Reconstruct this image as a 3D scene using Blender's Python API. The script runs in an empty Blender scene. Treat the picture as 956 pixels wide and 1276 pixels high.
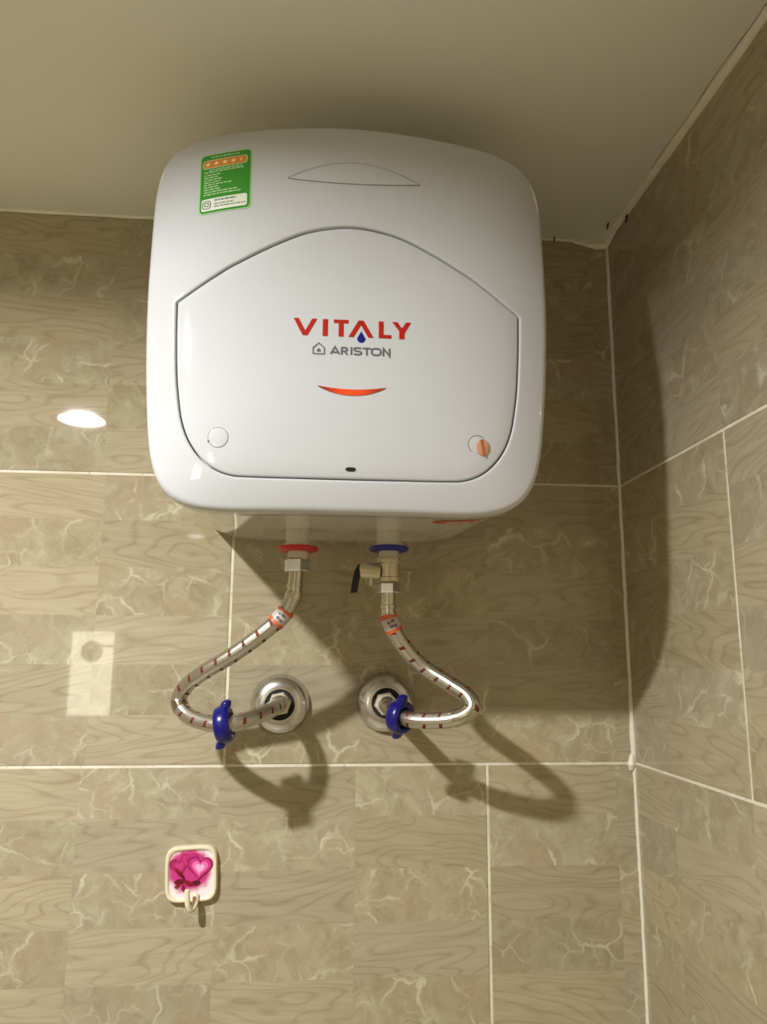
import bpy, bmesh, math, random
from mathutils import Vector, Matrix
random.seed(7)
SC = bpy.context.scene
COL = SC.collection
PI = math.pi

# ------------------------------------------------------------------ camera, world, exposure
cam = bpy.data.cameras.new('camera'); cam_o = bpy.data.objects.new('camera', cam); COL.objects.link(cam_o)
YAW, PITCH, ROLL = 0.0889977, 0.1868047, 0.0050989
fw = Vector((math.sin(YAW)*math.cos(PITCH), math.cos(YAW)*math.cos(PITCH), math.sin(PITCH)))
rt = Vector((math.cos(YAW), -math.sin(YAW), 0)); up = rt.cross(fw)
r2 = rt*math.cos(ROLL)+up*math.sin(ROLL); u2 = up*math.cos(ROLL)-rt*math.sin(ROLL)
m = Matrix((r2, u2, -fw)).transposed().to_4x4(); m.translation = Vector((-0.455935, -1.095721, 0.144938))
cam_o.matrix_world = m
cam.sensor_fit = 'HORIZONTAL'; cam.sensor_width = 36.0; cam.lens = 36.0*957.593/956.0
cam.clip_start = 0.01
SC.camera = cam_o
w = bpy.data.worlds.new('world'); SC.world = w; w.use_nodes = True
w.node_tree.nodes['Background'].inputs[0].default_value = (0.05, 0.05, 0.05, 1)
w.node_tree.nodes['Background'].inputs[1].default_value = 0.2
SC.view_settings.view_transform = 'Standard'; SC.view_settings.look = 'None'
SC.view_settings.gamma = 1.0; SC.view_settings.use_curve_mapping = False
SC.view_settings.exposure = 0.08
LAMP = 2900.0         # the ceiling downlight's emission
LAMP_COL = (1.0, .99, .975, 1)
PANE = 7.5            # the lit frosted pane behind the camera
SC.cycles.max_bounces = 10; SC.cycles.diffuse_bounces = 6; SC.cycles.glossy_bounces = 6
SC.cycles.use_denoising = True
SC.cycles.caustics_reflective = False
SC.cycles.sample_clamp_indirect = 12

# room: back wall y = 0, right wall x = 0, z = 0 at the lower grout line of the photograph
XL, YF, ZF, ZC = -2.2, -2.1, -1.6, 0.8009
TH, TL = 0.4, 0.73     # tile height, tile length

# ------------------------------------------------------------------ helpers
def srgb(r, g, b):
    f = lambda c: (c/255/12.92) if c/255 <= 0.04045 else ((c/255+0.055)/1.055)**2.4
    return (f(r), f(g), f(b), 1)

class MB:
    """vertex and face collector for one mesh"""
    def __init__(s): s.v = []; s.f = []; s.uv = []
    def add(s, vs, fs, uvs=None):
        n = len(s.v); s.v += [tuple(v) for v in vs]
        for i, f in enumerate(fs):
            s.f.append([n+k for k in f]); s.uv.append(uvs[i] if uvs else [(0, 0)]*len(f))
    def box(s, lo, hi, ch=0.0):
        x0, y0, z0 = lo; x1, y1, z1 = hi
        v = [(x, y, z) for x in (x0, x1) for y in (y0, y1) for z in (z0, z1)]
        s.add(v, [(0, 1, 3, 2), (4, 6, 7, 5), (0, 4, 5, 1), (2, 3, 7, 6), (0, 2, 6, 4), (1, 5, 7, 3)])
    def rings(s, rs, closed=True, cap0=False, cap1=False, uvs=None):
        n = len(rs[0]); vs = [p for r in rs for p in r]; fs = []; uu = []
        for i in range(len(rs)-1):
            for j in range(n if closed else n-1):
                k = (j+1) % n
                fs.append((i*n+j, i*n+k, (i+1)*n+k, (i+1)*n+j))
                if uvs:
                    uu.append([(uvs[i], j/n), (uvs[i], (j+1)/n), (uvs[i+1], (j+1)/n), (uvs[i+1], j/n)])
                else: uu.append([(0, 0)]*4)
        if cap0: fs.append(tuple(range(n))[::-1]); uu.append([(0, 0)]*n)
        if cap1: fs.append(tuple((len(rs)-1)*n+j for j in range(n))); uu.append([(0, 0)]*n)
        s.add(vs, fs, uu)
    def lathe(s, prof, o, axis, seg=32, cap=True, ang0=0.0):
        """prof: (radius, distance along axis)"""
        ax = Vector(axis).normalized()
        t = Vector((0, 0, 1)) if abs(ax.z) < .9 else Vector((1, 0, 0))
        a = ax.cross(t).normalized(); b = ax.cross(a)
        rs = [[Vector(o)+ax*h+(a*math.cos(ang0+2*PI*k/seg)+b*math.sin(ang0+2*PI*k/seg))*r for k in range(seg)] for r, h in prof]
        s.rings(rs, True, cap, cap)
    def tube(s, pts, rad, seg=16, cap=True):
        """tube along points; rad number or list; UV u = metres along, v = around"""
        P = [Vector(p) for p in pts]; n = len(P)
        R = rad if isinstance(rad, (list, tuple)) else [rad]*n
        T = [(P[min(i+1, n-1)]-P[max(i-1, 0)]).normalized() for i in range(n)]
        ref = Vector((0, 0, 1)) if abs(T[0].z) < .9 else Vector((0, -1, 0))
        a = (ref-T[0]*ref.dot(T[0])).normalized(); rs = []; us = []; u = 0
        for i in range(n):
            a = (a-T[i]*a.dot(T[i])).normalized(); b = T[i].cross(a)
            if i: u += (P[i]-P[i-1]).length
            us.append(u)
            rs.append([P[i]+(a*math.cos(2*PI*k/seg)+b*math.sin(2*PI*k/seg))*R[i] for k in range(seg)])
        s.rings(rs, True, cap, cap, us)

def catmull(pts, n=12, closed=False):
    P = [Vector(p) for p in pts]; out = []; N = len(P)
    for i in range(N if closed else N-1):
        p0 = P[(i-1) % N] if (closed or i > 0) else P[0]*2-P[1]
        p1 = P[i]; p2 = P[(i+1) % N]
        p3 = P[(i+2) % N] if (closed or i+2 < N) else P[-1]*2-P[-2]
        for k in range(n):
            t = k/n
            out.append(0.5*((2*p1)+(p2-p0)*t+(2*p0-5*p1+4*p2-p3)*t*t+(3*p1-p0-3*p2+p3)*t**3))
    if not closed: out.append(P[-1].copy())
    return out

def wloc(o):
    v = Vector((0, 0, 0))
    while o is not None: v = v+o.location; o = o.parent
    return v

def obj(name, mb, mat, parent=None, smooth=True, angle=35, origin=None, fix=True):
    """one mesh object; vertices are given in world space"""
    off = Vector(origin) if origin else (wloc(parent) if parent else Vector((0, 0, 0)))
    me = bpy.data.meshes.new(name)
    me.from_pydata([tuple(Vector(v)-off) for v in mb.v], [], mb.f)
    if fix:
        bm = bmesh.new(); bm.from_mesh(me); bmesh.ops.recalc_face_normals(bm, faces=bm.faces); bm.to_mesh(me); bm.free()
    ul = me.uv_layers.new(name='UVMap')
    if not fix or True:
        flat = {}
        for pi, p in enumerate(me.polygons):
            src = dict(zip(mb.f[pi], mb.uv[pi]))
            for li in p.loop_indices:
                ul.data[li].uv = src[me.loops[li].vertex_index]
    if mat: me.materials.append(mat)
    if smooth:
        for p in me.polygons: p.use_smooth = True
        me.set_sharp_from_angle(angle=math.radians(angle))
    o = bpy.data.objects.new(name, me); COL.objects.link(o)
    if parent: o.parent = parent; o.location = off-wloc(parent)
    else: o.location = off
    return o

def thing(name, loc, label, cat, group=None):
    o = bpy.data.objects.new(name, None); COL.objects.link(o); o.location = loc
    o.empty_display_size = 0.05
    o['label'] = label; o['category'] = cat
    if group: o['group'] = group
    return o
def tag(o, label, cat, group=None):
    o['label'] = label; o['category'] = cat
    if group: o['group'] = group
    return o
def struct(o): o['kind'] = 'structure'; return o

# ------------------------------------------------------------------ materials
class NT:
    def __init__(s, name):
        s.m = bpy.data.materials.new(name); s.m.use_nodes = True; s.t = s.m.node_tree
        s.b = s.t.nodes['Principled BSDF']
    def n(s, typ, **kw):
        nd = s.t.nodes.new(typ)
        for k, v in kw.items(): setattr(nd, k, v)
        return nd
    def put(s, sock, v):
        if v is None: return
        if isinstance(v, bpy.types.NodeSocket): s.t.links.new(v, sock)
        else: sock.default_value = v
    def math(s, op, a, b=None, c=None, clamp=False):
        nd = s.n('ShaderNodeMath', operation=op, use_clamp=clamp)
        for i, v in enumerate((a, b, c)): s.put(nd.inputs[i], v)
        return nd.outputs[0]
    def xyz(s, x, y, z=0.0):
        nd = s.n('ShaderNodeCombineXYZ')
        for i, v in enumerate((x, y, z)): s.put(nd.inputs[i], v)
        return nd.outputs[0]
    def sep(s, v):
        nd = s.n('ShaderNodeSeparateXYZ'); s.put(nd.inputs[0], v); return nd.outputs
    def noise(s, vec, scale, detail=3, rough=.5, dist=0.0):
        nd = s.n('ShaderNodeTexNoise'); s.put(nd.inputs['Vector'], vec)
        for k, v in (('Scale', scale), ('Detail', detail), ('Roughness', rough), ('Distortion', dist)): nd.inputs[k].default_value = v
        return nd.outputs['Fac']
    def mix(s, f, a, b, typ='MIX'):
        nd = s.n('ShaderNodeMix', data_type='RGBA', blend_type=typ)
        s.put(nd.inputs[0], f); s.put(nd.inputs[6], a); s.put(nd.inputs[7], b); return nd.outputs[2]
    def rng(s, v, a, b, c=0.0, d=1.0, smooth=False):
        nd = s.n('ShaderNodeMapRange', clamp=True)
        if smooth: nd.interpolation_type = 'SMOOTHSTEP'
        s.put(nd.inputs[0], v)
        for i, q in enumerate((a, b, c, d)): s.put(nd.inputs[i+1], q)
        return nd.outputs[0]
    def bump(s, h, dist, strength=1.0):
        nd = s.n('ShaderNodeBump'); nd.inputs['Strength'].default_value = strength; nd.inputs['Distance'].default_value = dist
        s.put(nd.inputs['Height'], h); s.t.links.new(nd.outputs[0], s.b.inputs['Normal'])
    def set(s, **kw):
        names = dict(col='Base Color', rough='Roughness', metal='Metallic', coat='Coat Weight', coatr='Coat Roughness', ior='IOR',
                     ec='Emission Color', es='Emission Strength', spec='Specular IOR Level', sss='Subsurface Weight', trans='Transmission Weight')
        for k, v in kw.items(): s.put(s.b.inputs[names[k]], v)
        return s.m

def plain(name, col, rough=.4, metal=0.0, var=0.04, scale=30, **kw):
    t = NT(name)
    tc = t.n('ShaderNodeTexCoord').outputs['Object']
    f = t.noise(tc, scale, 3)
    c2 = tuple(max(0, c*(1-2*var)) for c in col[:3])+(1,)
    c1 = tuple(min(1, c*(1+2*var)) for c in col[:3])+(1,)
    t.set(col=t.mix(f, c2, c1), rough=rough, metal=metal, **kw)
    return t.m

def tile_material():
    """printed glazed tile: a 4 x 6 chequer of wood-grain and marble bricks"""
    t = NT('printed_tile')
    tc = t.n('ShaderNodeTexCoord').outputs['Object']
    rnd = t.n('ShaderNodeObjectInfo').outputs['Random']
    X, _, Z = t.sep(tc)
    i = t.math('FLOOR', t.math('MULTIPLY', X, 4/TL)); j = t.math('FLOOR', t.math('MULTIPLY', Z, -6/TH))
    par = t.math('FLOORED_MODULO', t.math('ADD', i, j), 2.0)          # 0 wood, 1 marble
    wn = t.n('ShaderNodeTexWhiteNoise', noise_dimensions='3D')
    t.put(wn.inputs[0], t.xyz(t.math('ADD', i, .5), t.math('ADD', j, .5), t.math('MULTIPLY', rnd, 91.7)))
    r3 = t.sep(wn.outputs['Color']); rv = wn.outputs['Value']
    ox = t.math('MULTIPLY', r3[0], 40.0); oz = t.math('MULTIPLY', r3[1], 40.0)
    # wood: contour lines of a stretched noise give cathedral grain
    wx = t.math('ADD', X, ox); wz = t.math('ADD', Z, oz)
    tilt = t.math('MULTIPLY', t.math('SUBTRACT', r3[2], .5), .3)
    wz2 = t.math('ADD', wz, t.math('MULTIPLY', X, tilt))
    f = t.noise(t.xyz(t.math('MULTIPLY', wx, 3.2), t.math('MULTIPLY', wz2, 15.0)), 1.0, 2, .4, .15)
    lines = t.math('PINGPONG', t.math('MULTIPLY', f, 19.0), .5)
    lines = t.rng(lines, .0, .20, 1.0, 0.0)
    lines = t.math('MULTIPLY', lines, t.math('ADD', .35, t.noise(t.xyz(t.math('MULTIPLY', wx, 9.0), t.math('MULTIPLY', wz, 40.0), 3.0), 1.0, 2)))
    fine = t.noise(t.xyz(t.math('MULTIPLY', wx, 22.0), t.math('MULTIPLY', wz2, 420.0)), 1.0, 3, .6)
    fib = t.noise(t.xyz(t.math('MULTIPLY', wx, 9.0), t.math('MULTIPLY', wz2, 90.0), 9.0), 1.0, 3, .6)
    wf = t.math('ADD', t.math('MULTIPLY', t.math('POWER', lines, 1.2), .5), t.math('ADD', t.math('MULTIPLY', t.rng(fine, .42, .72), .22), t.math('MULTIPLY', t.rng(fib, .4, .7), .32)), clamp=True)
    wood = t.mix(wf, WOOD_L, WOOD_D)
    # marble: mottled ground with pale broken veins
    mv = t.xyz(t.math('ADD', X, oz), t.math('ADD', Z, ox), 0.0)
    nz = t.n('ShaderNodeTexNoise'); t.put(nz.inputs['Vector'], mv); nz.inputs['Scale'].default_value = 26; nz.inputs['Detail'].default_value = 4
    vm = t.n('ShaderNodeVectorMath', operation='MULTIPLY_ADD'); t.put(vm.inputs[0], nz.outputs['Color']); vm.inputs[1].default_value = (.05, .05, 0); t.put(vm.inputs[2], mv)
    dv = vm.outputs[0]
    g1 = t.noise(dv, 34, 6, .68, .6); g2 = t.noise(dv, 13, 3, .55); g3 = t.noise(dv, 120, 3, .7)
    ground = t.mix(t.rng(g1, .34, .66), MARB_D, MARB_M)
    ground = t.mix(t.rng(g2, .46, .72), ground, MARB_R)
    ground = t.mix(t.math('MULTIPLY', t.rng(g3, .55, .75), .35), ground, MARB_L)
    def vein(scale, w0, seed):
        vo = t.n('ShaderNodeTexVoronoi', feature='DISTANCE_TO_EDGE', voronoi_dimensions='2D')
        va = t.n('ShaderNodeVectorMath', operation='ADD'); t.put(va.inputs[0], dv); va.inputs[1].default_value = (seed, seed*.7, 0)
        t.put(vo.inputs['Vector'], va.outputs[0]); vo.inputs['Scale'].default_value = scale
        return t.rng(vo.outputs['Distance'], 0.0, w0, 1.0, 0.0)
    v1 = t.math('MULTIPLY', vein(15, .05, 3.1), t.rng(t.noise(mv, 16, 2), .47, .66))
    v2 = t.math('MULTIPLY', vein(34, .07, 8.3), t.rng(t.noise(mv, 20, 2, .5), .5, .72))
    v3 = t.math('MULTIPLY', t.rng(t.noise(dv, 22, 5, .6, 1.0), .6, .74), .45)
    ve = t.math('MAXIMUM', t.math('MAXIMUM', v1, t.math('MULTIPLY', v2, .75)), v3)
    marble = t.mix(t.math('MULTIPLY', ve, .8), ground, MARB_V)
    col = t.mix(par, wood, marble)
    # every printed brick a touch lighter or darker
    br = t.n('ShaderNodeHueSaturation'); t.put(br.inputs['Color'], col); t.put(br.inputs['Value'], t.rng(rv, 0, 1, .92, 1.07))
    t.put(br.inputs['Saturation'], t.rng(r3[2], 0, 1, .92, 1.08))
    t.set(col=br.outputs[0], rough=.028, spec=.5)
    t.bump(t.noise(tc, 9, 1), .0002, .12)
    return t.m

WOOD_L = srgb(174, 163, 138); WOOD_D = srgb(140, 127, 99)
MARB_M = srgb(176, 167, 142); MARB_D = srgb(151, 140, 114); MARB_R = srgb(165, 148, 122); MARB_L = srgb(192, 184, 160); MARB_V = srgb(209, 204, 181)
M_TILE = tile_material()
def grout_mat():
    t = NT('grout'); tc = t.n('ShaderNodeTexCoord').outputs['Object']
    f = t.noise(tc, 18, 4, .6); g = t.noise(tc, 160, 2)
    c = t.mix(t.rng(f, .3, .7), srgb(206, 198, 176), srgb(232, 227, 212)); c = t.mix(t.rng(g, .6, .75), c, srgb(176, 164, 138))
    t.set(col=c, rough=.8); t.bump(g, .0006, .6); return t.m
M_GROUT = grout_mat()
M_CAULK = plain('caulk', srgb(228, 224, 210), .45, var=.04, scale=60)
def ceil_mat():
    t = NT('ceiling_paint'); tc = t.n('ShaderNodeTexCoord').outputs['Object']
    f = t.noise(tc, 2.2, 3); t.set(col=t.mix(f, srgb(224, 225, 213), srgb(235, 236, 226)), rough=.55)
    t.bump(t.noise(tc, 90, 3), .0004, .4); return t.m
M_CEIL = ceil_mat()
M_CREAM = plain('plaster_bead', srgb(238, 234, 216), .6)
M_FLOOR = plain('floor_tile', srgb(198, 190, 170), .35, var=.1, scale=9)
M_WHITE = plain('heater_white_plastic', srgb(191, 194, 198), .055, var=.004)
M_SHELL = plain('heater_shell_paint', srgb(222, 222, 218), .012, var=.006, coat=.5, coatr=.01)
M_GAPSHADE = plain('groove_shade_grey', srgb(128, 124, 116), .6)  # painted shade: flat grey for the shadow in narrow gaps
M_RED = plain('logo_red', srgb(168, 26, 12), .35, var=.03)
M_NAVY = plain('logo_navy', srgb(12, 16, 120), .3)
M_GREYINK = plain('logo_grey', srgb(92, 98, 104), .4)
M_DARK = plain('black_slot', srgb(14, 14, 15), .5)
M_GREEN = plain('label_green', srgb(52, 140, 40), .3, var=.05)
M_GREENEDGE = plain('label_green_edge', srgb(152, 206, 138), .3)
M_ORANGE = plain('label_orange', srgb(214, 134, 42), .3)
M_PAPER = plain('label_white', srgb(226, 232, 220), .3)
M_INKW = plain('label_text_white', srgb(190, 226, 170), .3)
M_INKG = plain('label_text_grey', srgb(120, 136, 122), .4)
M_STAR = plain('label_star', srgb(246, 226, 176), .3)
M_PLUG = plain('plug_copper', srgb(196, 142, 108), .45, var=.08, scale=300)
M_PLUGD = plain('plug_slot_brown', srgb(160, 96, 66), .5)
M_STICK = plain('sticker_red', srgb(196, 78, 44), .35)
M_BLUE = plain('blue_plastic', srgb(4, 7, 104), .28, var=.06, coat=.2)
M_NAVYRING = plain('blue_ring', srgb(22, 34, 128), .4)
M_REDRING = plain('red_ring', srgb(190, 28, 40), .4)
M_WPLAST = plain('white_fitting', srgb(204, 200, 186), .4)
M_CHROME = plain('chrome', srgb(214, 214, 212), .24, 1.0, var=.06, scale=45)
M_NICKEL = plain('nickel', srgb(206, 200, 184), .24, 1.0, var=.06, scale=60)
M_VALVE = plain('valve_nickel', srgb(206, 196, 168), .34, .75, var=.06, scale=60)
M_NUT = plain('white_nut', srgb(214, 208, 194), .3, .35, var=.06)
M_BLACK = plain('black_plastic', srgb(18, 18, 24), .35)
M_RUBBER = plain('black_rubber', srgb(20, 19, 17), .7)
M_SLEEVE = plain('hose_sleeve', srgb(190, 184, 176), .35, var=.08, scale=200)
M_BAND = plain('hose_band_orange', srgb(204, 98, 58), .4)
M_PRINT = plain('sleeve_print', srgb(96, 92, 96), .5)
M_HOOK = plain('hook_cream', srgb(226, 217, 188), .3, var=.03, coat=.2)
M_CRACK = plain('hairline_crack', srgb(96, 88, 68), .8)
M_STAIN = plain('dark_stain', srgb(22, 18, 16), .8)
def led_mat():
    t = NT('smile_orange'); tc = t.n('ShaderNodeTexCoord').outputs['Object']
    x = t.sep(tc)[0]; f = t.rng(t.math('ABSOLUTE', t.math('ADD', x, -.0013)), .006, .034, 0, 1, True)
    t.set(col=t.mix(f, srgb(226, 78, 34), srgb(150, 42, 30)), rough=.2); return t.m
M_SMILE = led_mat()
def lamp_mat(nm, e):
    t = NT(nm); t.set(col=(1, 1, 1, 1), rough=.5, ec=LAMP_COL, es=e); return t.m
M_LAMP = lamp_mat('lamp_chip', LAMP); M_DIFF = lamp_mat('lamp_diffuser', LAMP*.03)
def pane_mat():
    t = NT('lit_frosted_pane'); tc = t.n('ShaderNodeTexCoord').outputs['Object']
    f = t.noise(tc, 9, 2)
    t.set(col=(.8, .78, .7, 1), rough=.4, ec=t.mix(f, (1, .90, .66, 1), (1, .95, .78, 1)), es=PANE); return t.m
M_PANE = pane_mat()
M_FRAME = plain('window_frame_white', srgb(225, 222, 212), .4)
def braid_mat():
    t = NT('steel_braid'); uv = t.n('ShaderNodeUVMap').outputs[0]; U, V, _ = t.sep(uv)
    a = t.math('SINE', t.math('ADD', t.math('MULTIPLY', U, 2*PI/.0042), t.math('MULTIPLY', V, 2*PI*10)))
    b = t.math('SINE', t.math('SUBTRACT', t.math('MULTIPLY', U, 2*PI/.0042), t.math('MULTIPLY', V, 2*PI*10)))
    h = t.math('MULTIPLY', a, b)
    fu = t.math('FRACT', t.math('ADD', t.math('MULTIPLY', U, 1/.0205), t.math('MULTIPLY', t.math('FRACT', t.math('MULTIPLY', V, 4.0)), .2)))
    fv = t.math('FRACT', t.math('MULTIPLY', V, 4.0))
    red = t.math('MULTIPLY', t.math('LESS_THAN', fu, .20), t.math('LESS_THAN', fv, .5))
    col = t.mix(t.rng(h, -1, 1), srgb(176, 173, 164), srgb(222, 219, 210)); col = t.mix(red, col, srgb(100, 40, 28))
    t.set(col=col, rough=t.math('ADD', .30, t.math('MULTIPLY', red, .25)), metal=t.math('SUBTRACT', 1.0, t.math('MULTIPLY', red, .8)))
    t.bump(h, .0003, .45); return t.m
M_BRAID = braid_mat()

# ------------------------------------------------------------------ room shell
def tile_mesh(u0, u1, v0, v1):
    """one (maybe cut) tile; local x along the wall from the full tile's top-left corner, z down; face at y = 0"""
    g = .0019; c = .0008; d = .008
    x0, x1, z0, z1 = u0+g, u1-g, v0+g, v1-g
    mb = MB()
    r = [[(x0, d, z0), (x1, d, z0), (x1, d, z1), (x0, d, z1)],
         [(x0, c*.6, z0), (x1, c*.6, z0), (x1, c*.6, z1), (x0, c*.6, z1)],
         [(x0+c, 0, z0+c), (x1-c, 0, z0+c), (x1-c, 0, z1-c), (x0+c, 0, z1-c)]]
    mb.rings(r, True, False, True)
    me = bpy.data.meshes.new('tile'); me.from_pydata(mb.v, [], mb.f)
    bm = bmesh.new(); bm.from_mesh(me); bmesh.ops.recalc_face_normals(bm, faces=bm.faces)
    # open at the back: make sure the front faces look to -y
    bm.faces.ensure_lookup_table()
    if bm.faces[-1].normal.y > 0: bmesh.ops.reverse_faces(bm, faces=bm.faces)
    bm.to_mesh(me); bm.free(); me.materials.append(M_TILE); return me
TILES = {}
def tile_wall(wall, origin, rotz, ulen, offs, zlo, zhi):
    """offs(row) = a vertical joint's u in that row; origin = wall's left end seen from inside, u to the right"""
    row = math.ceil(zhi/TH-1e-3)
    while row*TH > zlo+.01:
        zt = row*TH; u = offs(row)
        while u > 0: u -= TL
        while u < ulen-.004:
            a, b = max(u, 0), min(u+TL, ulen); lo = max(zt-TH, zlo); hi = min(zt, zhi)
            if b-a > .012 and hi-lo > .02:
                key = tuple(round(q, 4) for q in (a-u, b-u, lo-zt, hi-zt))
                if key not in TILES: TILES[key] = tile_mesh(*key)
                o = bpy.data.objects.new('tile', TILES[key]); COL.objects.link(o)
                o.parent = wall; c, s = math.cos(rotz), math.sin(rotz)
                o.location = (origin[0]+c*u, origin[1]+s*u, zt); o.rotation_euler = (0, 0, rotz)
            u += TL
        row -= 1
D0 = .0009
def backing(name, lo, hi):
    mb = MB(); mb.box(lo, hi); return struct(obj(name, mb, M_GROUT, None, False))
wb = backing('wall_back', (XL-.05, D0, ZF), (.05, .05, ZC+.02))
wr = backing('wall_right', (D0, YF-.05, ZF), (.05, D0, ZC+.02))
wl = backing('wall_left', (XL-.05, YF-.05, ZF), (XL-D0, D0, ZC+.02))
WX0, WX1, WZ0, WZ1 = -1.415, -1.245, -.085, .24      # small lit window in the wall behind the camera
mb = MB()
mb.box((XL-D0, YF-.05, ZF), (WX0, YF-D0, ZC+.02)); mb.box((WX1, YF-.05, ZF), (D0, YF-D0, ZC+.02))
mb.box((WX0, YF-.05, ZF), (WX1, YF-D0, WZ0)); mb.box((WX0, YF-.05, WZ1), (WX1, YF-D0, ZC+.02))
wf_ = struct(obj('wall_front', mb, M_TILE, None, False))
tile_wall(wb, (XL, 0), 0, -XL, lambda r: (-XL-.5723) if (r % 2) else (-XL-.2121), ZF, ZC)
tile_wall(wr, (0, 0), -PI/2, -YF, lambda r: .2971 if (r % 2) else .2971+TL/2, ZF, ZC)
tile_wall(wl, (XL, YF), PI/2, -YF, lambda r: .30 if (r % 2) else .30+TL/2, ZF, ZC)
mb = MB(); mb.box((XL-.05, YF-.05, ZF-.05), (.05, .05, ZF)); struct(obj('floor', mb, M_FLOOR, None, False))
LX, LY = -1.114, -1.036
mb = MB(); mb.box((XL-.05, YF-.05, ZC), (.05, .05, ZC+.05)); struct(obj('ceiling', mb, M_CEIL, None, False))

# window behind the camera: frame, lit frosted pane, round vent
mb = MB(); f = .022
for lo, hi in (((WX0-f, WZ1), (WX1+f, WZ1+f)), ((WX0-f, WZ0-f), (WX1+f, WZ0)), ((WX0-f, WZ0), (WX0, WZ1)), ((WX1, WZ0), (WX1+f, WZ1))):
    mb.box((lo[0], YF-.02, lo[1]), (hi[0], YF+.012, hi[1]))
wn = struct(obj('window_1', mb, M_FRAME, None, False))
mb = MB(); mb.box((WX0, YF-.02, WZ0), (WX1, YF-.014, WZ1)); obj('pane', mb, M_PANE, wn, False)
mb = MB(); mb.lathe([(.0, 0), (.042, 0), (.042, .012), (.034, .018), (0, .018)], (-1.333, YF-.0135, .162), (0, 1, 0), 28, False)
mb.box((-1.30, YF-.0135, .178), (WX1, YF-.006, .188)); obj('vent', mb, M_FLOOR, wn)

# joint beads: caulk in the wall corner, plaster beads under the ceiling
def wobble_bead(pts, rad, seg=10, jit=.15):
    mb = MB(); R = [rad*(1+random.uniform(-jit, jit)) if not isinstance(rad, list) else rad[i]*(1+random.uniform(-jit, jit)) for i in range(len(pts))]
    mb.tube(pts, R, seg); return mb
pts = []; rr = []
z = ZF
while z < ZC:
    pts.append((-.0008+random.uniform(-.0004, .0004), -.0008, z))
    r = .0026
    if z > .02: r = .0029
    if -.004 < z < .085: r = .0046-.018*max(0, z-.02)
    rr.append(r); z += .012
mb = wobble_bead(pts, rr, 10, .12)
blob = [(-.0065, -.002, -.009), (-.0065, -.003, -.002), (-.004, -.002, .012)]
mb.tube(blob, [.003, .0058, .003], 10)
tr = struct(obj('trim_1', mb, M_CAULK))
def ceil_bead(name, p0, p1, inward, width, drop):
    """flat plaster fillet along the ceiling joint with a wavy lower edge"""
    p0, p1 = Vector(p0), Vector(p1); n = int((p1-p0).length/.02); mb = MB(); rs = []
    for i in range(n+1):
        q = p0.lerp(p1, i/n); wv = random.uniform(-.0008, .0008)
        w_, d_ = width+wv, drop+random.uniform(-.0007, .0007)
        I = Vector(inward)
        rs.append([q+Vector((0, 0, .004)), q+Vector((0, 0, -d_)), q+I*.0018+Vector((0, 0, -d_)), q+I*(w_*.6)+Vector((0, 0, -d_*.62)), q+I*w_+Vector((0, 0, -.0006)), q+I*w_+Vector((0, 0, .004))])
    mb.rings(rs, True, True, True); return struct(obj(name, mb, M_CREAM))
ceil_bead('trim_2', (XL, 0, ZC), (0, 0, ZC), (0, -1, 0), .004, .0026)
t3 = ceil_bead('trim_3', (0, 0, ZC), (0, YF, ZC), (-1, 0, 0), .0085, .0035)
mb = MB(); mb.tube([(-.0112-.0010*math.sin(i*.9), -.19+i*-.02, ZC-.0001) for i in range(60)], [.0002+.00035*random.random() for i in range(60)], 6); obj('crack', mb, M_CRACK, t3)
# daub of plaster in the upper corner
mb = MB(); mb.tube([(-.055, -.003, ZC-.004), (-.035, -.003, ZC-.0075), (-.02, -.004, ZC-.010), (-.004, -.004, ZC-.008), (-.003, -.02, ZC-.005), (-.003, -.05, ZC-.003)], [.002, .0032, .0052, .0062, .0045, .002], 10)
struct(obj('trim_4', mb, M_CREAM))
# small black slivers at the ceiling joint
for (p, q, r, lb) in (((-.0898, -.0125, .7995), (-.0895, -.006, .7925), .0011, 'tiny faint black sliver at the ceiling joint beside the white heater'),
                   ((-.0208, -.060, .7995), (-.0205, -.052, .7915), .0013, 'tiny black sliver hanging from the ceiling nearest the room corner'),
                   ((-.0035, -.088, .7965), (-.0030, -.081, .7860), .0016, 'thicker black sliver stuck where the right wall meets the ceiling')):
    mb = MB(); P, Q = Vector(p), Vector(q)
    mb.tube([P, P.lerp(Q, .3), P.lerp(Q, .7), Q], [r*.5, r, r*.9, r*.4], 8)
    tag(obj('black_sliver', mb, M_STAIN), lb, 'sliver')

# ceiling downlight (its reflection shows on the left of the back wall)
cl = thing('ceiling_light', (LX, LY, ZC), 'round white ceiling downlight mirrored as a bright spot on the left wall tiles', 'ceiling light')
mb = MB(); mb.lathe([(.0605, -.0002), (.0605, -.0085), (.063, -.0100), (.078, -.0095), (.081, -.006), (.081, -.0002)], (LX, LY, ZC), (0, 0, 1), 48, False); obj('frame', mb, M_FRAME, cl)
for nm, r, h, mt in (('diffuser', .061, -.0006, M_DIFF), ('light_engine', .036, -.0012, M_LAMP)):
    mb = MB(); mb.lathe([(0, h), (r, h)], (LX, LY, ZC), (0, 0, 1), 48, False)
    dif = obj(nm, mb, mt, cl, False)
    if dif.data.polygons[0].normal.z > 0: dif.data.flip_normals()

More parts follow.
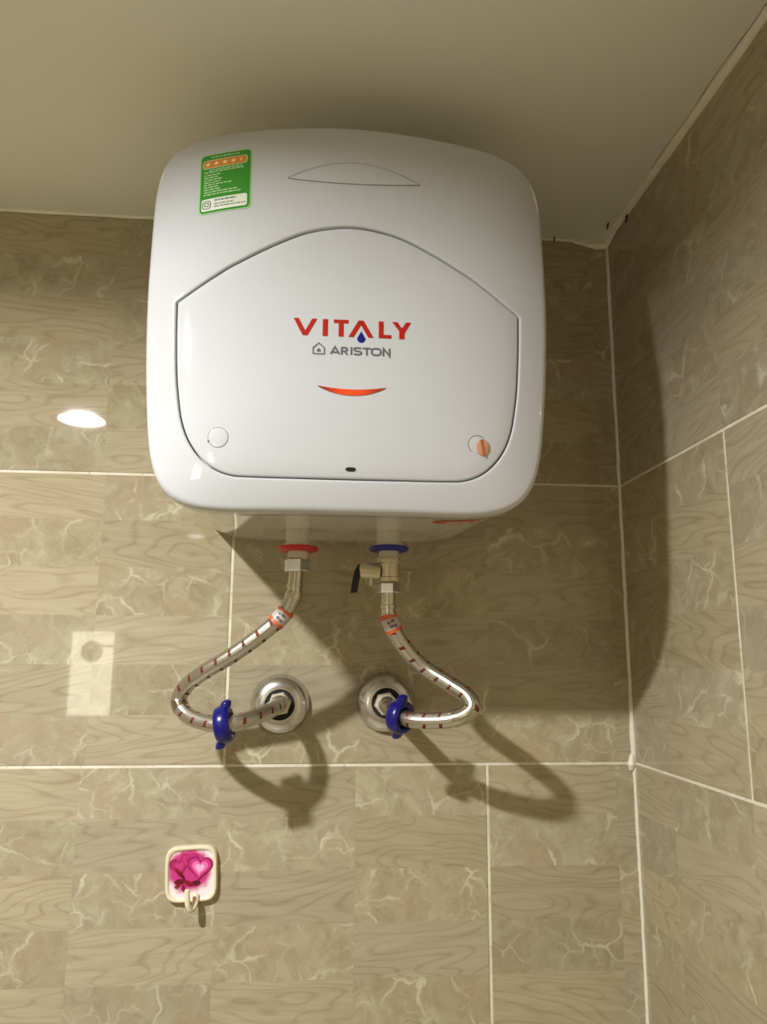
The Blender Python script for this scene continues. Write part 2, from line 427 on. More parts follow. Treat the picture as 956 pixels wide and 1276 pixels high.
# ------------------------------------------------------------------ water heater
CX, CZ = -.4235, .49
RO =  [0.2147, 0.2146, 0.2148, 0.2152, 0.2157, 0.2165, 0.2176, 0.2188, 0.2204, 0.2221, 0.2242, 0.2265, 0.2291, 0.232, 0.2353, 0.2387, 0.2424, 0.2462, 0.2499, 0.2535, 0.2565, 0.2587, 0.2597, 0.2595, 0.2578, 0.2548, 0.2509, 0.2463, 0.2415, 0.2366, 0.2319, 0.2275, 0.2234, 0.2196, 0.2163, 0.2133, 0.2106, 0.2083, 0.2063, 0.2047, 0.2033, 0.2022, 0.2014, 0.2008, 0.2004, 0.2003, 0.2004, 0.2008, 0.2014, 0.2022, 0.2034, 0.2047, 0.2064, 0.2084, 0.2107, 0.2133, 0.2163, 0.2196, 0.2234, 0.2275, 0.2319, 0.2365, 0.2413, 0.2461, 0.2505, 0.2544, 0.2574, 0.2592, 0.2597, 0.2589, 0.2569, 0.2541, 0.2508, 0.2472, 0.2435, 0.24, 0.2366, 0.2335, 0.2307, 0.2281, 0.2259, 0.2239, 0.2221, 0.2207, 0.2194, 0.2184, 0.2177, 0.2171, 0.2168, 0.2167, 0.2167, 0.217, 0.2176, 0.2183, 0.2193, 0.2207, 0.2223, 0.2242, 0.2265, 0.2294, 0.2326, 0.2362, 0.2402, 0.2447, 0.2496, 0.255, 0.2609, 0.2672, 0.2737, 0.2801, 0.286, 0.291, 0.2944, 0.296, 0.2959, 0.294, 0.2908, 0.2868, 0.2823, 0.2776, 0.2731, 0.2689, 0.2651, 0.2616, 0.2585, 0.2557, 0.2532, 0.251, 0.2491, 0.2475, 0.2462, 0.2452, 0.2444, 0.2439, 0.2436, 0.2435, 0.2436, 0.2439, 0.2444, 0.2451, 0.2462, 0.2474, 0.249, 0.2508, 0.253, 0.2554, 0.2581, 0.2611, 0.2644, 0.268, 0.272, 0.2762, 0.2805, 0.2847, 0.2885, 0.2914, 0.293, 0.293, 0.2912, 0.2876, 0.2827, 0.2768, 0.2705, 0.2641, 0.2579, 0.2521, 0.2468, 0.242, 0.2376, 0.2337, 0.2302, 0.2271, 0.2244, 0.2221, 0.2202, 0.2186, 0.2173, 0.2163, 0.2155, 0.215]
def Ro(t):
    k = ((t+PI)/(2*PI)*180) % 180; i = int(k); u = k-i
    p = [RO[(i+q) % 180] for q in (-1, 0, 1, 2)]
    return .5*(2*p[1]+(p[2]-p[0])*u+(2*p[0]-5*p[1]+4*p[2]-p[3])*u*u+(3*p[1]-p[0]-3*p[2]+p[3])*u**3)
def sm(a, b, t):
    t = min(1, max(0, (t-a)/(b-a))); return t*t*(3-2*t)
def rimD(x, z): return .315-.022*((x-CX)/.2)**2*sm(.52, .68, z)
def surfY(x, z):
    t = math.atan2(z-CZ, x-CX); rho = min(1, math.hypot(z-CZ, x-CX)/Ro(t))
    return -(rimD(x, z)+.006+.023*(1-rho**4))
def extra(x, z): return .0018*sm(.46, .55, z)          # the visor above the door stands a little proud
# door outline (half, mirrored), corner at (.1816, .5073)
half_top = [(0, .597), (.022, .595), (.0515, .5875), (.0855, .571), (.117, .5525), (.134, .5417), (.1816, .5073)]
half_bot = [(.1816, .5073), (.1805, .47), (.1780, .43), (.1748, .4035), (.1702, .379), (.1625, .359), (.151, .3425), (.137, .331), (.120, .3245), (.10, .3232), (.05, .3230), (0, .3229)]
topc = catmull([(-x, 0, z) for x, z in half_top[::-1]]+[(x, 0, z) for x, z in half_top[1:]], 10)
botc = catmull([(x, 0, z) for x, z in half_bot]+[(-x, 0, z) for x, z in half_bot[::-1][1:]], 10)
dpoly = [(v.x, v.z-CZ) for v in topc[:-1]+botc[:-1]]
dpol = sorted((math.atan2(z, x), math.hypot(x, z)) for x, z in dpoly)
def Rd(t):
    t = (t+PI) % (2*PI)-PI
    L = [(dpol[-1][0]-2*PI, dpol[-1][1])]+dpol+[(dpol[0][0]+2*PI, dpol[0][1])]
    for a, b in zip(L, L[1:]):
        if a[0] <= t <= b[0]:
            if b[0]-a[0] < 1e-9: return a[1]
            s = (t-a[0])/(b[0]-a[0])
            # straight line between the two points in the plane
            den = a[1]*math.sin(t-a[0])+b[1]*math.sin(b[0]-t)
            return a[1]*b[1]*math.sin(b[0]-a[0])/den if abs(den) > 1e-9 else a[1]
    return L[-1][1]
NA = 264
th = [-PI+2*PI*k/NA for k in range(NA)]
for cxx in (.1816, -.1816):
    a = math.atan2(.5073-CZ, cxx); k = min(range(NA), key=lambda q: abs(th[q]-a)); th[k] = a
RDT = [Rd(t) for t in th]; ROT = [Ro(t) for t in th]
HB = Vector((CX, 0, .30))
heater = thing('water_heater', HB, 'big white square storage water heater hung on the tiled back wall under the ceiling', 'water heater')
GAP = .00075
def ring(fr):
    out = []
    for t, rd, ro in zip(th, RDT, ROT):
        r, dy, ex = fr(rd, ro)
        x, z = CX+r*math.cos(t), CZ+r*math.sin(t)
        out.append((x, surfY(x, z)-(extra(x, z) if ex else 0)+dy, z))
    return out
rs = [ring(lambda rd, ro: (rd-.008, .009, 0)), ring(lambda rd, ro: (rd+GAP, .009, 0)), ring(lambda rd, ro: (rd+GAP, .0022, 1)), ring(lambda rd, ro: (rd+GAP+.0005, .0009, 1)), ring(lambda rd, ro: (rd+GAP+.0013, .0002, 1)), ring(lambda rd, ro: (rd+GAP+.0024, 0, 1))]
for k in range(1, 13):
    rs.append(ring(lambda rd, ro, k=k: (rd+GAP+.0024+(ro-.006-rd-GAP-.0024)*k/12, 0, 1)))
for k in range(1, 8):
    a = k/7*PI/2
    rs.append(ring(lambda rd, ro, a=a: (ro-.006+.006*math.sin(a), .006*(1-math.cos(a)), 1)))
rs.append(ring(lambda rd, ro: (ro, .022, 1))); rs.append(ring(lambda rd, ro: (ro-.0008, .024, 1))); rs.append(ring(lambda rd, ro: (ro-.02, .024, 1)))
mb = MB(); mb.rings(rs, True, False, False)
cover = obj('front_cover', mb, M_WHITE, heater, angle=50)
# door panel
rs = [ring(lambda rd, ro, k=k: (max(.0001, (rd-.0030)*k/14), .0006, 0)) for k in range(0, 15)]
rs += [ring(lambda rd, ro: (rd-GAP-.0004, .0010, 0)), ring(lambda rd, ro: (rd-GAP, .0018, 0)), ring(lambda rd, ro: (rd-GAP, .0085, 0))]
mb = MB(); mb.rings(rs, True, True, False)
door = obj('access_door', mb, M_WHITE, heater, angle=50)
# tank shell behind the cover
def rear(t):                             # rounded square where the tank meets the wall
    c, sn = abs(math.cos(t)), math.sin(t); a, b, n = .197, (.222 if sn > 0 else .1845), 6.5
    return ((c/a)**n+(abs(sn)/b)**n)**(-1/n)
def shell_pt(t, y, grow=0.0):
    s = (y+.300)/.300                    # 0 at the front, 1 at the wall
    r = Ro(t)*.985*(1-s)+rear(t)*s+grow
    return Vector((CX+r*math.cos(t), y, CZ+r*math.sin(t)))
ys = [-.300, -.27, -.22, -.16, -.10, -.05, -.012, -.004, 0.0]
mb = MB(); rr_ = []
for y in ys:
    g = 0.0 if y < -.009 else (-.002 if y < -.001 else -.007)
    rr_.append([shell_pt(t, y, g) for t in th])
mb.rings(rr_, True, True, True)
shell = obj('tank_shell', mb, M_SHELL, heater, angle=40)

# things printed on or set in the front
def on(x, z, off=.0003, cover_side=False):
    return (x, surfY(x, z)-(extra(x, z) if cover_side else -.0006)-off, z)
def poly_strip(mb, A, B, off=.0004, cs=False):
    """strip between two equally long point rows"""
    n = len(A); vs = [on(*p, off, cs) for p in A]+[on(*p, off, cs) for p in B]
    mb.add(vs, [(i, i+1, n+i+1, n+i) for i in range(n-1)])
def stroke(mb, pts, wd, off=.0004, cs=False, closed=False):
    """flat pen stroke with mitred joins"""
    P = [Vector((p[0], p[1])) for p in pts]; n = len(P); A = []; B = []
    for i in range(n):
        a = P[i-1] if (i > 0 or closed) else None; b = P[(i+1) % n] if (i < n-1 or closed) else None
        d0 = (P[i]-a).normalized() if a is not None else None; d1 = (b-P[i]).normalized() if b is not None else None
        if d0 is None: d0 = d1
        if d1 is None: d1 = d0
        n0 = Vector((-d0.y, d0.x)); n1 = Vector((-d1.y, d1.x)); mm = (n0+n1)
        mm = mm.normalized() if mm.length > 1e-6 else n0
        k = wd/2/max(.35, mm.dot(n0))
        A.append(P[i]+mm*k); B.append(P[i]-mm*k)
    if closed: A.append(A[0]); B.append(B[0])
    poly_strip(mb, [(v.x, v.y) for v in A], [(v.x, v.y) for v in B], off, cs)
def fan(mb, pts, c, off=.0004, cs=False):
    n = len(pts); mb.add([on(*p, off, cs) for p in pts]+[on(*c, off, cs)], [(i, (i+1) % n, n) for i in range(n)])
def flatpoly(mb, pts, off=.0004, cs=False):
    mb.add([on(*p, off, cs) for p in pts], [tuple(range(len(pts)))])

# VITALY in red, the A without a bar and a blue drop below it
s_ = .000838; X0 = -.4836; ZB, ZT = .4722, .4909
def L(px, f): return (X0+px*s_, ZB+(ZT-ZB)*f)
mb = MB()
def quadl(*q): flatpoly(mb, [L(*p) for p in q])
quadl((0, 1), (6.3, 1), (15.2, .24), (11.6, 0)); quadl((23.2, 1), (29.3, 1), (17.6, 0), (11.6, 0), (14.6, .27))   # V
quadl((36.2, 1), (42.6, 1), (42.6, 0), (36.2, 0))                                                                  # I
quadl((49.8, 1), (68.2, 1), (68.2, .79), (49.8, .79)); quadl((56.0, .8), (62.2, .8), (62.2, 0), (56.0, 0))          # T
quadl((68.2, 0), (74.6, 0), (85.6, .86), (84.4, 1), (80.6, 1)); quadl((99.6, 0), (93.0, 0), (83.4, .74), (84.4, 1), (87.0, 1))
quadl((106.0, 1), (112.0, 1), (112.0, 0), (106.0, 0)); quadl((111.8, 0), (121.8, 0), (121.8, .21), (111.8, .21))    # L
quadl((122.6, 1), (129.4, 1), (138.2, .42), (132.4, .42)); quadl((146.6, 1), (140.4, 1), (132.2, .43), (138.3, .34)); quadl((131.6, .44), (138.4, .44), (138.4, 0), (131.6, 0))
obj('brand_lettering', mb, M_RED, door, False)
mb = MB(); cxd, czd = X0+84.2*s_, .4706; pts = []
for k in range(32):
    a = 2*PI*k/32; x = math.sin(a); zc = math.cos(a)
    if zc > 0: x *= (1-zc)**.75; zc *= 2.0
    pts.append((cxd+x*.0043, czd+zc*.0043))
fan(mb, pts, (cxd, czd)); obj('drop_emblem', mb, M_NAVY, door, False)
# ARISTON in grey with the little house
mb = MB(); zb, zt = .4524, .4611; h = zt-zb; wv = .0019
px = lambda p: -.4449+(p-320)/423*.0623
def strok(l, closed=False): stroke(mb, [(px(p), zb+h*q) for p, q in l], wv, closed=closed)
strok([(323, .04), (352, .94), (384, .04)]); strok([(334, .27), (373, .27)])
strok([(400, .0), (400, 1.0)]); strok([(396, .89), (428, .89), (437, .80), (438, .62), (429, .46), (400, .43)]); strok([(420, .44), (439, .0)])
strok([(468, 0), (468, 1)])
strok([(536, .84), (526, .91), (498, .91), (488, .80), (489, .64), (498, .53), (526, .48), (537, .37), (537, .20), (526, .09), (496, .09), (486, .18)])
strok([(548, .89), (606, .89)]); strok([(577, .9), (577, 0)])
o_ = [(643+32*math.copysign(abs(math.cos(2*PI*k/20))**.7, math.cos(2*PI*k/20)), .5+.41*math.copysign(abs(math.sin(2*PI*k/20))**.7, math.sin(2*PI*k/20))) for k in range(20)]
strok(o_, True)
strok([(694, 0), (694, .96), (738, .04), (738, 1)])
hx, hz = -.4568, .4518; hw = .0058
stroke(mb, [(hx-hw, hz+.0006), (hx-hw, hz+.0072), (hx, hz+.0124), (hx+hw, hz+.0072), (hx+hw, hz+.0006)], .0013, closed=True)
flatpoly(mb, [(hx-.0020, hz+.0030), (hx+.0020, hz+.0030), (hx+.0020, hz+.0050), (hx, hz+.0071), (hx-.0020, hz+.0050)])
obj('maker_lettering', mb, M_GREYINK, door, False)
# orange smile
mb = MB(); A = []; B = []
for k in range(41):
    u = k/20-1; x = -.4221+.0350*u
    A.append((x, .4178-.0030*(1-u*u)+.0002)); B.append((x, .4174-.0088*(1-abs(u)**2.1)))
poly_strip(mb, A, B, .0008); poly_strip(mb, A, A, .0008)
obj('smile_light', mb, M_SMILE, door, False)
# slot and screw covers
mb = MB(); A = []; B = []
for k in range(13):
    u = -1+k/6; x = -.4218+.0052*u; e = .0021*(1-max(0, abs(u)-.6)/.4*.55); A.append((x, .3327+e)); B.append((x, .3327-e))
poly_strip(mb, A, B, .0004); obj('slot', mb, M_DARK, door, False)
def circle_line(cx_, cz_, r, w_, a0=0, a1=2*PI, n=48):
    mb = MB(); A = []; B = []
    for k in range(n+1):
        a = a0+(a1-a0)*k/n; A.append((cx_+(r+w_/2)*math.cos(a), cz_+(r+w_/2)*math.sin(a))); B.append((cx_+(r-w_/2)*math.cos(a), cz_+(r-w_/2)*math.sin(a)))
    poly_strip(mb, A, B, .0003); return mb
def disc(cx_, cz_, r, off, rz=None, n=40):
    mb = MB(); rz = rz or r
    rs = [[on(cx_+r*q*math.cos(2*PI*k/n), cz_+rz*q*math.sin(2*PI*k/n), o) for k in range(n)] for q, o in ((1, 0), (1, off), (.92, off+.0002), (.05, off+.0002))]
    mb.rings(rs, True, False, True); return mb
pc = obj('screw_cover', disc(-.5561, .3616, .0098, .0003), M_WHITE, door); obj('groove_shade', circle_line(-.5561, .3616, .0101, .0007), M_GAPSHADE, pc, False)  # flat grey ring paints the shadow line around the cover
mb = MB(); fan(mb, [(-.5654+.0011*math.cos(k*PI/5), .3576+.0013*math.sin(k*PI/5)) for k in range(10)], (-.5654, .3576), .0006); obj('notch', mb, M_GREYINK, pc, False)
pc = obj('screw_cover', disc(-.2907, .3617, .0092, .0003), M_WHITE, door); obj('groove_shade', circle_line(-.2907, .3617, .0098, .0009, .9, 3.9), M_GAPSHADE, pc, False)
pp = obj('plug', disc(-.2852, .3592, .0068, .0012, .0085), M_PLUG, door); pp['label'] = 'copper coloured screw plug with brown slot, tilted out of its cover'
mb = MB(); stroke(mb, [(-.2866, .3672), (-.2832, .3496)], .0030, .0017); obj('plug_slot', mb, M_PLUGD, pp, False)
# eyelid-shaped inset in the visor
def lens(grow):
    A = []; B = []
    for k in range(37):
        u = k/18-1; x = -.42195+(.0715+grow)*u
        zt_ = .6553+.0221*(1-abs(u)**1.9)+.0004*u; zb_ = .6550-.0052*(1-u*u)+.0006*u
        A.append((x, zt_+grow)); B.append((x, zb_-grow))
    return A, B
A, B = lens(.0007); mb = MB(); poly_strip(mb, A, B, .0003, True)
inset = obj('groove_shade', mb, M_GAPSHADE, cover, False)  # flat grey lens under the plate, painted as its shadow gap
A, B = lens(-.0002); mb = MB(); rws = []
for f_, o_ in ((0, .0), (0, .0006), (.06, .0009), (.5, .0010), (.94, .0009), (1, .0006), (1, 0)):
    rws.append([on(a[0], a[1]+(b[1]-a[1])*f_, o_, True) for a, b in zip(A, B)])
mb.rings(rws, False); obj('visor_inset', mb, M_WHITE, cover)
# green energy label
C4 = [(-.5919, .6892), (-.5348, .6972), (-.5325, .6165), (-.5887, .6086)]
def Q(s, t):
    a, b, c, d = C4
    return (a[0]*(1-s)*(1-t)+b[0]*s*(1-t)+c[0]*s*t+d[0]*(1-s)*t, a[1]*(1-s)*(1-t)+b[1]*s*(1-t)+c[1]*s*t+d[1]*(1-s)*t)
def patch(mb, s0, s1, t0, t1, off, n=6, m_=8, rad=0.0):
    rws = []
    for j in range(m_+1):
        t = t0+(t1-t0)*j/m_; row = []
        ins = 0.0
        e = min(t-t0, t1-t)
        if rad and e < rad: ins = rad-math.sqrt(max(0, rad*rad-(rad-e)**2))
        for i in range(n+1):
            row.append(on(*Q(s0+ins+(s1-s0-2*ins)*i/n, t), off, True))
        rws.append(row)
    mb.rings(rws, False)
mb = MB(); patch(mb, 0, 1, 0, 1, .0004, 10, 24, .05); lab = obj('energy_label', mb, M_GREENEDGE, cover, False); lab['label'] = 'green energy rating label with orange star band'
mb = MB(); patch(mb, .025, .975, .018, .982, .0006, 10, 24, .045); obj('label_face', mb, M_GREEN, lab, False)
mb = MB(); patch(mb, .055, .915, .105, .252, .0008, 8, 12, .05); obj('star_band', mb, M_INKW, lab, False)
mb = MB(); patch(mb, .07, .90, .117, .240, .00095, 8, 12, .04); obj('star_band_face', mb, M_ORANGE, lab, False)
mb = MB(); patch(mb, .055, .925, .760, .955, .0008, 8, 12, .03); obj('label_box', mb, M_PAPER, lab, False)
mb = MB()
for k in range(4):
    c = (.155+.163*k, .180); pts = []
    for q in range(10):
        a = PI/2+q*PI/5; r = 1 if q % 2 == 0 else .42
        pts.append(Q(c[0]+.060*r*math.cos(a), c[1]-.042*r*math.sin(a)))
    fan(mb, pts, Q(*c), .0012, True)
for q in range(3):   # the last, half star
    pass
pts = []
for q in range(6):
    a = PI/2+q*PI/5; r = 1 if q % 2 == 0 else .42
    pts.append(Q(.81+.055*r*math.cos(a), .180-.038*r*math.sin(a)))
fan(mb, pts, Q(.803, .180), .0012, True)
obj('rating_star', mb, M_STAR, lab, False)
mb = MB(); rd_ = random.Random(3)
def words(t, s0, s1, hgt, mbx, off=.0009):
    s = s0
    while s < s1-.01:
        wdt = min(rd_.uniform(.03, .10), s1-s); patch(mbx, s, s+wdt, t-hgt/2, t+hgt/2, off, 1, 1); s += wdt+.016
words(.062, .22, .76, .020, mb); words(.282, .18, .82, .016, mb); words(.315, .09, .86, .018, mb)
for k, e in enumerate((.40, .36, .44, .40, .62, .38, .42, .74, .80)): words(.365+.041*k, .09, e, .017, mb)
obj('label_text', mb, M_INKW, lab, False)
mb = MB(); words(.800, .30, .72, .026, mb, .0010); words(.858, .30, .66, .017, mb, .0010); words(.900, .30, .90, .017, mb, .0010)
def ringst(s, t, a, b, wd):   # rounded square emblem
    pts = []
    for k in range(24):
        an = 2*PI*k/24; cc, sn = math.cos(an), math.sin(an)
        pts.append(Q(s+a*math.copysign(abs(cc)**.5, cc), t+b*math.copysign(abs(sn)**.5, sn)))
    stroke(mb, pts, wd, .0010, True, True)
ringst(.155, .858, .075, .060, .0012); ringst(.155, .853, .035, .028, .0012)
obj('label_print', mb, M_INKG, lab, False)
# red sticker along the bottom of the shell
def shell_xy(x, y, off):
    lo, hi = -PI*.5, -PI*.02
    for _ in range(40):
        md = (lo+hi)/2
        if shell_pt(md, y).x < x: lo = md
        else: hi = md
    return shell_pt(lo, y, off)
def spatch(mb, x0, x1, y0, y1, off, n=14, rad=0):
    rws = []
    for i in range(n+1):
        u = i/n; e = min(u, 1-u)*(x1-x0); ins = 0
        if rad and e < rad: ins = rad-math.sqrt(max(0, rad**2-(rad-e)**2))
        rws.append([shell_xy(x0+(x1-x0)*u, y0+ins+(y1-y0-2*ins)*j/3, off) for j in range(4)])
    mb.rings(rws, False)
mb = MB(); spatch(mb, -.326, -.258, -.272, -.243, .0005, 22, .012); stk = obj('sticker', mb, M_STICK, shell, False); stk['label'] = 'red rounded sticker with white print'
mb = MB()
for a, b in ((-.311, -.297), (-.2955, -.284), (-.280, -.275), (-.273, -.270), (-.268, -.264)): spatch(mb, a, b, -.262, -.254, .0009, 3)
obj('sticker_text', mb, M_PAPER, stk, False)
# pipe spigots under the tank with red and blue rings
HP = (-.4770, -.150); CP = (-.3646, -.150)
for (x, y), zr, mt, nm in ((HP, .2757, M_REDRING, 'red ring marking the hot outlet'), (CP, .2777, M_NAVYRING, 'blue ring marking the cold inlet')):
    mb = MB(); zt_ = .303
    mb.lathe([(.0155, zt_), (.0150, zr+.006), (.0178, zr+.0055), (.0178, zr+.002), (.0125, zr+.002), (.0125, zr-.016)], (x, y, 0), (0, 0, 1), 36)
    sp = obj('spigot', mb, M_WPLAST, heater); sp['label'] = 'white threaded pipe spigot'
    mb = MB(); mb.lathe([(.013, zr+.0022), (.0245, zr+.0022), (.0250, zr+.0005), (.0240, zr-.0022), (.0205, zr-.0036), (.0125, zr-.0036)], (x, y, 0), (0, 0, 1), 40)
    o = obj('ring', mb, mt, sp); o['label'] = nm

# ------------------------------------------------------------------ hoses
def hexnut(c, r, z0, z1, axis=(0, 0, 1), bev=.0015, ang0=0.3):
    mb = MB(); mb.lathe([(r*.55, z0), (r-bev, z0), (r, z0+bev), (r, z1-bev), (r-bev, z1), (r*.55, z1)], c, axis, 6, False, ang0); return mb
def hose(name, label, path, nut, sleeve, cor):
    root = thing(name, path[-1], label, 'water hose')
    full = catmull(path, 40); P = [Vector(p) for p in full]
    n0 = nut
    # length table
    d = [0]
    for a, b in zip(P, P[1:]): d.append(d[-1]+(b-a).length)
    def sub(a, b):
        out = [p for p, q in zip(P, d) if a <= q <= b]; return out
    tot = d[-1]
    HR = .0098
    mb = MB(); mb.tube(sub(.030, tot), HR, 24); obj('braided_tube', mb, M_BRAID, root)
    # ferrule below the nut
    mb = MB(); fp = sub(0, .034); mb.tube(fp, [.0088 if i/len(fp) < .45 or .55 < i/len(fp) < .8 else .0102 for i in range(len(fp))], 24); obj('ferrule', mb, M_NICKEL, root)
    sl = sub(*sleeve); mb = MB(); mb.tube(sl, .0108, 24); s = obj('sleeve', mb, M_SLEEVE, root); s['label'] = 'white plastic collar with orange ends'
    for q in (sleeve[0], sleeve[1]):
        mb = MB(); mb.tube(sub(q-.0024, q+.0024), .0111, 24); obj('orange_band', mb, M_BAND, s)
    md = (sleeve[0]+sleeve[1])/2; c = sub(md-.003, md+.003); cc = c[len(c)//2]; T = (c[-1]-c[0]).normalized()
    side = T.cross(Vector((0, -1, 0))).normalized(); out = side.cross(T).normalized()
    if out.y > 0: out = -out
    mb = MB()
    for a, b, u0, u1 in ((-.0045, .0005, -.0055, -.002), (-.001, .004, .0005, .004), (-.005, -.002, .001, .005), (.002, .005, -.0045, -.001)):
        g = lambda u, v: cc+T*u+side*v+out*(math.sqrt(.0111**2-v*v)+.0001)
        mb.add([g(u0, a), g(u1, a), g(u1, b), g(u0, b)], [(0, 1, 2, 3)])
    obj('print_marks', mb, M_PRINT, s, False)
    # coil of fine rings on the outside of the bend
    a, b = cor; cp = sub(a, b); mb = MB(); fine = []; rad = []
    N = 40
    for k in range(N*4+1):
        u = k/(N*4)*(len(cp)-1); i = min(int(u), len(cp)-2); fine.append(cp[i].lerp(cp[i+1], u-i)); rad.append(HR+.0002+.0004*(1 if k % 8 < 4 else 0))
    mb.tube(fine, rad, 20); obj('coil_wrap', mb, M_NICKEL, root)
    return root
HOT = [(-0.4785, -0.15, 0.2479), (-0.4795, -0.15, 0.2321), (-0.4811, -0.15, 0.2184), (-0.493, -0.15, 0.195), (-0.5194, -0.146, 0.1709), (-0.5529, -0.136, 0.1469), (-0.5876, -0.12, 0.1265), (-0.6105, -0.104, 0.1096), (-0.6206, -0.096, 0.0918), (-0.6104, -0.106, 0.076), (-0.5884, -0.122, 0.0677), (-0.5588, -0.138, 0.0652), (-0.5315, -0.128, 0.0709), (-0.5094, -0.1, 0.0784), (-0.4993, -0.062, 0.0829), (-0.4983, -0.030, 0.0834)]
COLD = [(-0.3651, -0.15, 0.2270), (-0.365, -0.15, 0.2002), (-0.362, -0.15, 0.1865), (-0.3485, -0.145, 0.1625), (-0.3224, -0.135, 0.1354), (-0.2893, -0.145, 0.1135), (-0.27, -0.162, 0.0991), (-0.2668, -0.169, 0.0855), (-0.2807, -0.165, 0.0751), (-0.3056, -0.152, 0.0704), (-0.3327, -0.136, 0.0702), (-0.3498, -0.112, 0.0742), (-0.3573, -0.075, 0.0806), (-0.3578, -0.030, 0.0833)]
hh = hose('braided_hose', 'braided steel hose under the red ring, bending out to the left', HOT, None, (.052, .068), (.235, .247))
obj('hex_nut', hexnut((HP[0]-.0012, HP[1], 0), .0155, .2475, .2632), M_CHROME, hh)
hc = hose('braided_hose', 'braided steel hose under the blue ring valve, bending out to the right', COLD, None, (.034, .050), (.196, .222))
obj('hex_nut', hexnut((-.3650, -.15, 0), .0145, .2225, .2350), M_CHROME, hc)
# wall end nuts belong to the hoses
for root, p in ((hh, (-.4990, 0, .0832)), (hc, (-.3565, 0, .0833))):
    mb = hexnut(p, .0158, .020, .040, (0, -1, 0), .002, .2); mb.lathe([(.0118, .018), (.0118, .046), (.0104, .048)], p, (0, -1, 0), 24, False)
    o = obj('end_nut', mb, M_NUT, root); o['label'] = 'pale hexagonal nut at the wall end'

# safety valve between spigot and cold hose
sv = thing('safety_valve', (CP[0], CP[1], .235), 'pale nickel safety valve with black lever between blue ring and right hose', 'valve')
mb = MB(); x, y = CP
mb.lathe([(.008, .2655), (.0155, .2655), (.0160, .2640), (.0160, .2600), (.0150, .2590), (.0138, .2585), (.0138, .2420), (.0152, .2412), (.0152, .2365), (.0140, .2358), (.008, .2350)], (x, y, 0), (0, 0, 1), 28, False)
obj('valve_body', mb, M_VALVE, sv)
mb = MB(); mb.lathe([(.0085, 0), (.0100, .001), (.0100, .022), (.0092, .026), (.0070, .0275), (0, .0275)], (x-.011, y-.003, .2485), (-1, 0, 0.06), 24, False); obj('relief_outlet', mb, M_VALVE, sv)
mb = MB(); mb.lathe([(.0032, 0), (.0032, .010), (.0022, .012), (0, .012)], (x-.0225, y-.004, .2430), (0, 0, -1), 14, False); obj('drain_stub', mb, M_VALVE, sv)
mb = MB(); c = [Vector((x-.036, y-.003, .2575)), Vector((x-.0388, y-.004, .2490)), Vector((x-.0415, y-.005, .2350)), Vector((x-.0436, y-.006, .2222))]
rs = []
for p, wx, wy in zip(c, (.0030, .0046, .0046, .0042), (.006, .0085, .0075, .007)):
    rs.append([p+Vector((wx*math.copysign(abs(math.cos(a))**.6, math.cos(a)), wy*math.copysign(abs(math.sin(a))**.6, math.sin(a)), .0008*math.cos(a))) for a in [2*PI*k/20 for k in range(20)]])
mb.rings(rs, True, True, True); obj('lever', mb, M_BLACK, sv)['label'] = 'black plastic lever'

# wall flanges
for (x, z), lb in (((-.4995, .0810), 'chrome domed wall flange at the end of the left hose'), ((-.3543, .0833), 'chrome domed wall flange at the end of the right hose')):
    fl = thing('wall_flange', (x, 0, z), lb, 'pipe flange', 'chrome flanges on the back wall')
    mb = MB(); prof = [(.0405, 0.0), (.0405, .002)]+[(.0205+.0190*math.cos(a), .003+.0165*math.sin(a)) for a in [PI/2*k/10 for k in range(1, 11)]]+[(.0205, .0150)]
    mb.lathe(prof, (x, 0, z), (0, -1, 0), 56, False); obj('dome', mb, M_CHROME, fl)
    mb = MB(); mb.lathe([(.0216, .002), (.0216, .0165), (.0195, .0180), (.0118, .0180)], (x, 0, z), (0, -1, 0), 36, False); obj('rubber_seal', mb, M_RUBBER, fl)

# blue plastic rings threaded on the hoses
def blue_ring(c, nrm, upv, label, R=.0178, ear=1.0):
    n = Vector(nrm).normalized(); u = Vector(upv); u = (u-n*u.dot(n)).normalized(); v = n.cross(u); c = Vector(c)
    root = thing('plastic_ring', c, label, 'plastic ring')
    mb = MB(); rs = []
    for k in range(40):
        a = 2*PI*k/40; d = u*math.cos(a)+v*math.sin(a)
        rs.append([c+d*(R+.0052*math.cos(b)*1.0)+n*(.0095*math.copysign(abs(math.sin(b))**.8, math.sin(b))) for b in [2*PI*q/14 for q in range(14)]])
    rs.append(rs[0]); mb.rings(rs, True); obj('band', mb, M_BLUE, root)
    for s, sh in ((1, .0035), (-1, -.0045)):
        mb = MB(); p0 = c+u*s*(R+.002)+n*sh; p1 = c+u*s*(R+.0085*ear)+n*sh*1.6; p2 = c+u*s*(R+.0135*ear)+n*sh*2
        prs = []
        for p, a, b in ((p0, .0085, .0072), (p0.lerp(p1, .5), .0078, .0068), (p1, .0080, .0064), (p1.lerp(p2, .6), .0066, .0054), (p2, .0028, .0022)):
            prs.append([p+v*a*math.cos(t)+n*b*math.sin(t) for t in [2*PI*q/18 for q in range(18)]])
        mb.rings(prs, True, True, True); obj('tab', mb, M_BLUE, root)
    return root
blue_ring((-.5595, -.1375, .0655), (.93, -.10, .16), (.06, -.05, 1), 'blue plastic ring with two tabs hung on the left hose', .0172, .8)
blue_ring((-.3465, -.118, .0722), (.66, -.73, -.12), (-.34, .0, 1), 'blue plastic ring with two tabs hung on the right hose', .0158, 1.0)

